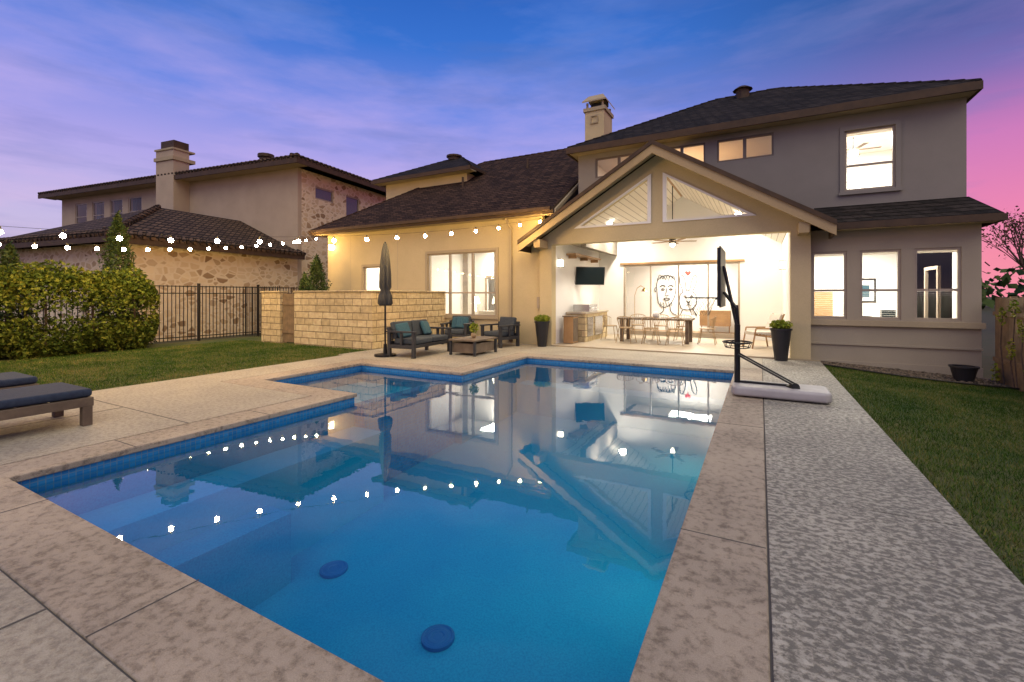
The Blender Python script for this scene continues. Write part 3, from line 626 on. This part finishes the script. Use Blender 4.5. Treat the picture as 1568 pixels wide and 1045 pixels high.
def leaves(name,pts,size,mat,parent=None,aspect=.6):
    n=len(pts); P_=np.asarray(pts); a=rng.normal(size=(n,3)); a/=np.linalg.norm(a,axis=1)[:,None]; c=rng.normal(size=(n,3)); c-=a*(a*c).sum(1)[:,None]; c/=np.linalg.norm(c,axis=1)[:,None]
    s=size*rng.uniform(.6,1.3,n)[:,None]; V=np.empty((n,4,3)); V[:,0]=P_-a*s; V[:,1]=P_+c*s*aspect; V[:,2]=P_+a*s; V[:,3]=P_-c*s*aspect
    me=bpy.data.meshes.new(name); me.vertices.add(n*4); me.vertices.foreach_set('co',V.ravel()); me.loops.add(n*4); me.loops.foreach_set('vertex_index',np.arange(n*4,dtype=np.int32)); me.polygons.add(n)
    me.polygons.foreach_set('loop_start',np.arange(0,n*4,4,dtype=np.int32)); me.polygons.foreach_set('loop_total',np.full(n,4,dtype=np.int32)); me.materials.append(M[mat]); me.update(calc_edges=True)
    o=bpy.data.objects.new(name,me); col.objects.link(o)
    if parent: o.parent=parent
    return o
def ball(n,c,r): 
    d=rng.normal(size=(n,3)); d/=np.linalg.norm(d,axis=1)[:,None]; return np.array(c)+d*(rng.uniform(.2,1,n)**.5)[:,None]*np.array(r)
b=MB(); b.lathe((0,0,.4),[(.05,0),(.07,.08),(.05,.14)],'tan'); b.build('table_vase',F,smooth=True); leaves('table_plant',ball(180,(0,0,.66),(.13,.13,.14)),.03,'leafy',F)
def planter(loc):
    F=E('tall_planter',loc); MB().lathe((0,0,0),[(.13,0),(.21,.7),(.23,.7),(.23,.74),(.19,.74),(.19,.68)],'plastic',24).build('pot',F)
    leaves('flowers',ball(700,(0,0,.82),(.24,.24,.11)),.03,'leafy',F)
planter((-5.62,12.2,0)); planter((.42,12.2,0))
F=E('black_pot',(3.45,11.9,-.15)); MB().lathe((0,0,0),[(.14,0),(.2,.26),(.22,.26),(.22,.29),(.18,.29),(.18,.22)],'plastic',24).build('pot',F)
F=E('closed_patio_umbrella',(-8.13,8.42,0)); b=MB(); b.cyl((0,0,0),(0,0,2.82),.022,'black'); b.lathe((0,0,0),[(.26,0),(.26,.05),(.05,.08),(.04,.3)],'black',24); b.build('pole_base',F)
b=MB(); n=32; vs=[];prof=[(.035,2.78),(.07,2.6),(.10,2.3),(.115,2.0),(.12,1.7),(.09,1.62),(.13,1.5),(.15,1.3),(.12,1.25)]
for r,z in prof:
    for i in range(n):
        t=2*math.pi*i/n; rr=r*(1+.28*math.cos(8*t+z*.8)); vs.append((rr*math.cos(t),rr*math.sin(t),z))
b.add(vs,[(k*n+i,k*n+(i+1)%n,(k+1)*n+(i+1)%n,(k+1)*n+i) for k in range(len(prof)-1) for i in range(n)],'char'); b.build('canopy',F,smooth=True)
for lx in (-7.7,-9.35):
    F=E('sun_lounger',(lx,2.35,0)); b=MB(); w=.9
    b.box(0,.07,-2,0,.22,.32,'dwood'); b.box(w-.07,w,-2,0,.22,.32,'dwood'); b.box(.071,w-.071,-.07,0,.22,.32,'dwood'); b.box(.071,w-.071,-2,-1.93,.22,.32,'dwood')
    for i in range(14): b.box(.071,w-.071,-.18-i*.13,-.1-i*.13,.29,.315,'dwood')
    for x in (.0,w-.09):
        for yy in (-.1,-1.95): b.box(x,x+.09,yy,yy+.09,0,.22,'dwood')
    b.build('frame',F,bevel=.006)
    MB().box(.02,w-.02,-1.95,0,.325,.42,'navy').build('cushion',F,bevel=.035)
F=E('poolside_basketball_hoop'); b=MB()
b.ext([[(-.33,7.5),(.8,7.5),(.87,7.56),(.87,8.1),(.8,8.16),(-.33,8.16),(-.38,8.05),(-.38,7.6)]],lambda x,y:(x,y,.02),lambda x,y:(x,y,.16),'tank'); b.build('base_tank',F,bevel=.04)
b=MB(); b.cyl((-.31,7.85,.1),(-.31,7.85,1.05),.042,'black',n=14); b.cyl((-.31,7.85,1.05),(-.33,7.85,1.35),.035,'black',n=14)
for yy in (7.72,7.98):
    b.cyl((-.3,yy,.6),(.5,yy,.16),.014,'black'); 
    b.cyl((-.32,yy,1.3),(-.5,yy,1.55),.018,'black'); b.cyl((-.32,yy,1.05),(-.5,yy,1.95),.018,'black')
b.cyl((-.3,7.85,.18),(.45,7.85,.17),.02,'black'); b.cyl((.3,8.0,.1),(.45,7.7,.18),.06,'black'); b.build('pole',F)
b=MB(); b.box(-.555,-.525,7.32,8.38,1.34,2.2,'plastic'); b.box(-.525,-.505,7.30,8.40,1.32,2.22,'black'); b.box(-.558,-.556,7.62,8.08,1.5,1.85,'tank'); b.build('backboard',F,bevel=.008)
b=MB(); rc=(-.84,7.85,1.46); R=.23
def ring(c,r,mat,tr,n=24):
    pts=[(c[0]+r*math.cos(2*math.pi*i/n),c[1]+r*math.sin(2*math.pi*i/n),c[2]) for i in range(n+1)]; b.path(pts,tr,mat,5)
ring(rc,R,'black',.010); b.box(-.62,-.555,7.78,7.92,1.43,1.47,'black')
for i in range(12):
    for s_ in (-1,1):
        pts=[]
        for k in range(5):
            t=2*math.pi*(i+s_*k*.5)/12; r=R*(1-.11*k); pts.append((rc[0]+r*math.cos(t),rc[1]+r*math.sin(t),rc[2]-.07*k))
        b.path(pts,.003,'dwood',4)
b.build('rim_and_net',F)
b=MB(); ring((-.31,7.85,.78),.2,'black',.014); ring((-.31,7.85,.70),.17,'black',.008)
for i in range(12):
    t=2*math.pi*i/12; b.cyl((-.31+.2*math.cos(t),7.85+.2*math.sin(t),.78),(-.31+.17*math.cos(t),7.85+.17*math.sin(t),.70),.005,'black',n=5)
for i in range(3):
    t=2*math.pi*i/3; b.cyl((-.31,7.85,.74),(-.31+.2*math.cos(t),7.85+.2*math.sin(t),.78),.01,'black',n=5)
b.build('ball_ring',F)

def string(A,B,sag,n,name):
    F=E(name); b=MB(); pts=[]
    for i in range(n*3+1):
        t=i/(n*3); p=Vector(A).lerp(Vector(B),t); p.z-=sag*4*t*(1-t); pts.append(p)
    b.path(pts,.004,'black',4); b.build('cable',F)
    b=MB(); c=MB()
    for i in range(n):
        p=pts[i*3+1]; c.cyl(p,p-Vector((0,0,.06)),.016,'black',n=6); b.sph((p.x,p.y,p.z-.095),.042,'bulb',6,1,4)
    c.build('sockets',F); b.build('bulbs',F,smooth=True); return pts
string((-5.5,12.25,3.78),(-11.0,1.4,2.62),.42,17,'string_lights')
string((-15.3,12.25,3.85),(-13.2,2.2,2.60),.30,18,'string_lights')
for p in ((-11.0,1.4,2.62),(-13.2,2.2,2.60)):
    F=E('light_pole'); MB().cyl((p[0],p[1],-.05),(p[0],p[1],p[2]+.1),.03,'black').build('pole',F)

F=E('limestone_garden_wall'); b=MB(); b.box(-14.4,-13.45,9.27,9.52,-.1,1.58,'ashlar'); b.box(-12.75,-9.43,9.27,9.52,-.1,1.58,'ashlar'); b.box(-9.68,-9.43,9.52,12.63,-.1,1.58,'ashlar')
b.build('wall',F,bevel=.01); b=MB(); b.box(-14.43,-13.43,9.24,9.55,1.58,1.64,'ashlar'); b.box(-12.77,-9.40,9.24,9.55,1.58,1.64,'ashlar'); b.box(-9.71,-9.40,9.55,12.6,1.58,1.64,'ashlar'); b.build('cap',F,bevel=.01)
F=E('wood_gate'); b=MB()
for i in range(6): b.box(-13.43+i*.111,-13.325+i*.111,9.36,9.39,.02,1.55,'fence')
b.box(-13.43,-12.77,9.33,9.358,.3,.4,'fence'); b.box(-13.43,-12.77,9.33,9.358,1.2,1.3,'fence'); b.build('boards',F)
F=E('wrought_iron_fence'); b=MB(); x=-16.6; y=-6.0; k=0
while y<12.6:
    if k%18==0: b.box(x-.035,x+.035,y-.035,y+.035,-.1,1.9,'iron')
    else: b.box(x-.009,x+.009,y-.009,y+.009,.02,1.82,'iron')
    y+=.115;k+=1
for z in (.12,1.55,1.78): b.box(x-.015,x+.015,-6,12.6,z,z+.03,'iron')
xx=-16.6
while xx<-14.45: b.box(xx-.009,xx+.009,10.0-.009,10.0+.009,.02,1.82,'iron'); xx+=.115
b.build('pickets',F)
F=E('cedar_fence'); b=MB(); y=-6
while y<12.5:
    h=1.46+random.uniform(-.015,.015); b.box(4.12,4.14,y,y+.135,-.3,h,'fence'); y+=.14
for z in (.2,1.1): b.box(4.08,4.119,-6,12.6,z,z+.08,'fence')
for yy in range(-6,13,2): b.box(4.141,4.23,yy,yy+.09,-.3,1.48,'fence')
b.build('boards',F)
F=E('climbing_vine'); pts=[];b=MB()
for (y,z,r) in ((11.3,.9,.15),(11.7,.5,.14),(12.1,1.1,.14),(11.0,.1,.16),(11.6,1.25,.12),(10.6,.0,.16),(12.3,.0,.14)):
    pts.append(ball(55,(4.03,y,z),(.06,r,r*1.5))); b.path([(4.08,y,-.2),(4.06,y+.1,z*.5),(4.05,y,z)],.01,'bark')
b.build('stems',F); leaves('leaves',np.vstack(pts),.032,'leafy',F)
F=E('hedge'); b=MB(); 
for i in range(12): b.path([(-15.9,-4+i*.95,-.1),(-15.9+random.uniform(-.2,.2),-4+i*.95,1.4)],.03,'bark')
b.build('stems',F)
N=70000; t=rng.uniform(-5,6.9,N); th=rng.uniform(0,2*np.pi,N); rr=rng.uniform(.72,1.06,N)
lump=1+.12*np.sin(t*3.1)+.09*np.sin(t*7.3+th*3)+.08*np.sin(th*5+t*11)+.06*np.sin(t*19+th*7)
endf=np.clip((6.95-t)/.6,0,1)**.5
xx=-15.8+.62*np.cos(th)*rr*lump*np.clip(endf,.3,1); zz=1.03+1.12*np.sign(np.sin(th))*np.abs(np.sin(th))**.6*rr*(1+.7*(lump-1))*np.clip(endf,.5,1)
leaves('foliage',np.stack([xx,t,zz],1),.05,'leaf',F)
def conifer(name,x,y,h,r,n,mat='leafd',z0=0):
    F=E(name,(x,y,z0)); b=MB(); b.cyl((0,0,-.2),(0,0,h*.95),.06,'bark',r1=.01); 
    for i in range(24):
        z=h*(.1+.8*i/24); a=i*2.4; rr_=r*(1-z/h)*.8; b.cyl((0,0,z),(rr_*math.cos(a),rr_*math.sin(a),z+.25),.015,'bark',r1=.004,n=5)
    b.build('trunk',F)
    u=rng.uniform(0,1,n)**1.5; zz=u*h; a=rng.uniform(0,2*np.pi,n); q=r*(1-u)**.7*(1+.25*np.sin(a*5+zz*4))*(1+.2*np.sin(zz*9+a*2))*rng.uniform(.5,1.05,n)
    leaves('foliage',np.stack([q*np.cos(a),q*np.sin(a),zz+rng.normal(0,.06,n)],1),.055,mat,F,.35)
conifer('juniper_tree',-16.9,6.4,3.9,.75,9000); conifer('juniper_tree',-17.5,4.3,2.8,.7,6000); conifer('juniper_tree',-14.4,11.4,2.9,.8,8000); conifer('juniper_tree',-15.6,11.8,2.3,.6,5000); conifer('juniper_tree',-18.5,1.5,4.2,1.1,8000)
def tree(name,loc,h,seed,leafn,mat,spread=.5):
    rnd=random.Random(seed); F=E(name,loc); b=MB(); tips=[]
    def br(p,d,l,r,k):
        q=p+d*l; b.cyl(p,q,r,'bark',r1=r*.7,n=6); tips.append(q)
        if k==0: return
        for i in range(rnd.choice((2,3))):
            nd=(d+Vector((rnd.uniform(-1,1),rnd.uniform(-1,1),rnd.uniform(-.2,.7)))*spread).normalized(); br(q,nd,l*.75,r*.65,k-1)
    for i in range(3): br(Vector((rnd.uniform(-.1,.1),rnd.uniform(-.1,.1),0)),Vector((rnd.uniform(-.25,.25),rnd.uniform(-.25,.25),1)).normalized(),h*.3,.05,5)
    b.build('branches',F)
    T=np.array([tuple(t) for t in tips]); k=rng.integers(0,len(T),leafn); leaves('foliage',T[k]+rng.normal(0,.12,(leafn,3)),.04,mat,F)
tree('crape_myrtle_tree',(6.2,16,-.3),4.0,3,1500,'leafp'); tree('crape_myrtle_tree',(6.0,13.4,-.3),2.3,5,2500,'leafp')
tree('oak_tree',(14,30,-.3),6,8,14000,'leafd',.7); tree('oak_tree',(20,34,-.3),6,9,14000,'leafd',.7)
pts=[]
for i in range(90):
    a=random.uniform(-.2,math.pi+.2); R_=random.uniform(75,110); s_=random.uniform(3,6); pts.append(ball(260,(R_*math.cos(a),R_*math.sin(a),s_*.5),(s_*1.5,s_*1.5,s_*.8)))
leaves('distant_trees',np.vstack(pts),.8,'leafd')

# ---------------- neighbour ----------------
NB=E('stone_and_stucco_house',(-21.3,15.7,0),math.radians(7))
b=MB(); wins=[(-20.1+i*1.95,-18.75+i*1.95,5.9,7.75) for i in range(4)]
b.wxz(rect(-21.7,0,-.5,8.2),wins,0,.25,'nstucco'); b.build('front_wall',NB)
b=MB(); b.wyz(rect(.25,13,-.5,8.2),[(1.2,2.6,6.8,7.5),(3.6,4.8,6.0,7.5),(8,9.3,6.0,7.5)],-.3,0,'rubble'); b.build('side_wall',NB)
MB().box(-21.7,-21.4,.25,13,-.5,8.2,'nstucco').box(-21.4,-.3,12.7,13,-.5,8.2,'nstucco').build('rear_walls',NB)
for i,(a,c,z0,z1) in enumerate(wins): window(NB,'window_%d'%i,a,c,z0,z1,0,1,.5,'framew',trim=False,fw=.09); MB().box(a,c,.8,.85,z0,z1,'teal').build('window_dark_%d'%i,NB)
b=MB()
for (a,c,z0,z1) in ((1.2,2.6,6.8,7.5),(3.6,4.8,6.0,7.5),(8,9.3,6.0,7.5)):
    b.wyz(rect(a,c,z0,z1),[(a+.08,c-.08,z0+.08,z1-.08)],-.12,-.05,'framew'); b.box(-.2,-.15,a,c,z0,z1,'teal'); b.box(-.1,-.09,a+.08,c-.08,z0+.08,z1-.08,'glass')
b.build('side_windows',NB)
roof4(NB,'main_roof',-22.6,.8,-.8,13.8,8.45,-15.5,-6.2,6.5,10.1,'tile',.2)
b=MB(); b.box(-22.65,.85,-.87,-.8,8.15,8.4,'fascia'); b.box(.8,.86,-.8,13.8,8.15,8.4,'fascia'); b.box(-22.5,.79,-.79,-.01,8.19,8.23,'trim'); b.build('main_fascia',NB)
b=MB()
for i in range(75): b.cyl((-22.5+i*.31,-.9,8.47),(-22.5+i*.31,-.4,8.6),.1,'tile',n=8)
for i in range(46): b.cyl((.9,-.8+i*.31,8.47),(.4,-.8+i*.31,8.6),.1,'tile',n=8)
for k in range(26):
    t=k/26; p=Vector((.8,-.8,8.5)).lerp(Vector((-6.2,6.5,10.15)),t); q=Vector((.8,-.8,8.5)).lerp(Vector((-6.2,6.5,10.15)),t+.034); b.cyl(p,q,.16,'tile',r1=.12,n=8)
b.build('roof_tile_edge',NB)
b=MB(); b.box(-10.0,-8.45,-.9,-.01,-.5,9.9,'nstucco'); b.box(-10.08,-8.37,-.98,.3,9.3,9.5,'trim'); b.box(-10.06,-8.39,-.96,.3,9.9,10.0,'trim'); b.box(-9.8,-8.65,-.75,.1,10.0,10.5,'fascia'); b.cyl((-7,4,9),(-7,4,10.6),.4,'fascia'); b.cyl((-7,4,10.6),(-7,4,10.8),.5,'fascia')
b.build('chimney',NB)
b=MB(); b.box(-9,0,-8,-.01,-.5,3.4,'rubble'); b.build('wing_walls',NB)
b=MB(); b.slab([(-9.5,-8.6,3.6),(.5,-8.6,3.6),(-4.2,-4.2,5.65),(-4.8,-4.2,5.65)],.12,'tile'); b.slab([(.5,-8.6,3.6),(.5,-.02,3.6),(-4.2,-.02,5.65),(-4.2,-4.2,5.65)],.12,'tile'); b.slab([(-9.5,-.02,3.6),(-9.5,-8.6,3.6),(-4.8,-4.2,5.65),(-4.8,-.02,5.65)],.12,'tile'); b.slab([(-4.8,-4.2,5.65),(-4.2,-4.2,5.65),(-4.2,-.02,5.65),(-4.8,-.02,5.65)],.1,'tile'); b.box(.45,.52,-8.6,-.03,3.35,3.55,'fascia'); b.box(-9.5,.45,-8.66,-8.6,3.35,3.55,'fascia'); b.build('wing_roof',NB)
b=MB()
for i in range(28): b.cyl((.6,-8.5+i*.31,3.62),(.1,-8.5+i*.31,3.82),.1,'tile',n=8)
for i in range(33): b.cyl((-9.5+i*.31,-8.7,3.62),(-9.5+i*.31,-8.2,3.82),.1,'tile',n=8)
for k in range(22):
    A=Vector((.5,-8.6,3.64));B=Vector((-4.2,-4.2,5.7)); b.cyl(A.lerp(B,k/22),A.lerp(B,(k+.9)/22),.13,'tile',r1=.1,n=8)
b.build('wing_tile_edge',NB)
b=MB(); b.box(-26,-9.01,-5,-.01,-.5,3.6,'nstucco'); b.slab([(-26.6,-5.6,3.8),(-9.2,-5.6,3.8),(-9.2,-.02,5.6),(-26.6,-.02,5.6)],.15,'tile','fascia'); 
for xx_ in (-13.5,-16.5,-20): b.box(xx_,xx_+1.2,-5.05,-5.01,1.6,3.0,'framew'); b.box(xx_+.08,xx_+1.12,-5.08,-5.051,1.68,2.92,'screen')
b.build('left_wing',NB)
F=E('tile_roof_house',(-46,20,0),.2); b=MB(); b.box(-10,6,0,10,0,5,'nstucco'); b.build('walls',F); roof4(F,'roof',-10.8,6.8,-.8,10.8,5.2,-4,1,5,7.4,'tile')

# ---------------- sky ----------------
w=bpy.data.worlds.new('World'); S.world=w; w.use_nodes=True; nt=w.node_tree; nt.nodes.clear()
out=nt.nodes.new('ShaderNodeOutputWorld'); bg=nt.nodes.new('ShaderNodeBackground'); bg2=nt.nodes.new('ShaderNodeBackground'); ad=nt.nodes.new('ShaderNodeAddShader')
tc=nt.nodes.new('ShaderNodeTexCoord'); sp=nt.nodes.new('ShaderNodeSeparateXYZ'); nt.links.new(tc.outputs['Generated'],sp.inputs[0])
dp=nt.nodes.new('ShaderNodeVectorMath'); dp.operation='DOT_PRODUCT'; nt.links.new(tc.outputs['Generated'],dp.inputs[0]); dp.inputs[1].default_value=(.8788,.4772,0)
L=ramp(nt,[(0,(.68,.50,.64)),(.12,(.58,.50,.80)),(.25,(.44,.38,.84)),(.36,(.17,.26,.80)),(.47,(.035,.17,.66)),(.6,(.012,.10,.48)),(1,(.008,.07,.36))],sp.outputs[2])
R=ramp(nt,[(0,(.98,.28,.36)),(.13,(.84,.21,.45)),(.24,(.62,.18,.50)),(.33,(.20,.14,.46)),(.43,(.015,.075,.30)),(.56,(.008,.045,.21)),(1,(.008,.05,.24))],sp.outputs[2])
mr=nt.nodes.new('ShaderNodeMapRange'); mr.interpolation_type='SMOOTHSTEP'; nt.links.new(dp.outputs['Value'],mr.inputs[0]); mr.inputs[1].default_value=.15; mr.inputs[2].default_value=.72
base=mixc(nt,mr.outputs[0],L.outputs[0],R.outputs[0])
mp=nt.nodes.new('ShaderNodeMapping'); mp.inputs['Scale'].default_value=(1.2,1.6,5.5); mp.inputs['Rotation'].default_value=(.3,.35,0); nt.links.new(tc.outputs['Generated'],mp.inputs[0])
n1=noise(nt,mp.outputs[0],1.5,8,.58); c1=ramp(nt,[(.44,(0,0,0)),(.70,(.9,.9,.9))],n1)
pinkL=ramp(nt,[(0,(.95,.62,.72)),(.2,(.70,.50,.86)),(.36,(.48,.40,.86)),(.5,(.16,.27,.72)),(1,(.06,.15,.5))],sp.outputs[2])
pinkR=ramp(nt,[(0,(.98,.32,.44)),(.2,(.92,.28,.54)),(.34,(.36,.20,.52)),(.48,(.09,.15,.42)),(1,(.04,.09,.30))],sp.outputs[2])
pinkc=mixc(nt,mr.outputs[0],pinkL.outputs[0],pinkR.outputs[0])
s1=mixc(nt,c1.outputs[0],base,pinkc)
mp2=nt.nodes.new('ShaderNodeMapping'); mp2.inputs['Scale'].default_value=(1.5,1.2,8); mp2.inputs['Location'].default_value=(3,1,2); nt.links.new(tc.outputs['Generated'],mp2.inputs[0])
n2=noise(nt,mp2.outputs[0],1.6,7,.58); c2=ramp(nt,[(.5,(0,0,0)),(.78,(.75,.75,.75))],n2)
s2=mixc(nt,c2.outputs[0],s1,(.10,.17,.50))
s1m=mixc(nt,.9,base,s2)
nt.links.new(s1m,bg.inputs[0]); bg.inputs[1].default_value=.95
sk=nt.nodes.new('ShaderNodeTexSky'); sk.sky_type='NISHITA'; sk.sun_disc=False; sk.sun_elevation=math.radians(2); sk.sun_rotation=math.radians(200)
nt.links.new(sk.outputs[0],bg2.inputs[0]); bg2.inputs[1].default_value=.02
nt.links.new(bg.outputs[0],ad.inputs[0]); nt.links.new(bg2.outputs[0],ad.inputs[1]); nt.links.new(ad.outputs[0],out.inputs[0])
sl=bpy.data.lights.new('dusk_fill','SUN'); sl.energy=2.3; sl.angle=math.radians(70); sl.color=(1,.87,.60); so=bpy.data.objects.new('dusk_fill',sl); col.objects.link(so)  # broad warm fill added for the dusk scene, not a visible sun
so.rotation_euler=(math.radians(34),0,math.radians(42))
cd=bpy.data.cameras.new('camera'); cd.sensor_width=36; cd.lens=700/1568*36; cd.shift_y=-70/1568; cd.clip_end=2000; cd.clip_start=.05
co=bpy.data.objects.new('camera',cd); col.objects.link(co); co.location=(0,0,1.5); co.rotation_euler=(math.radians(90),0,math.atan(380/700)); S.camera=co
S.view_settings.view_transform='Standard'; S.view_settings.look='None'; S.view_settings.exposure=0
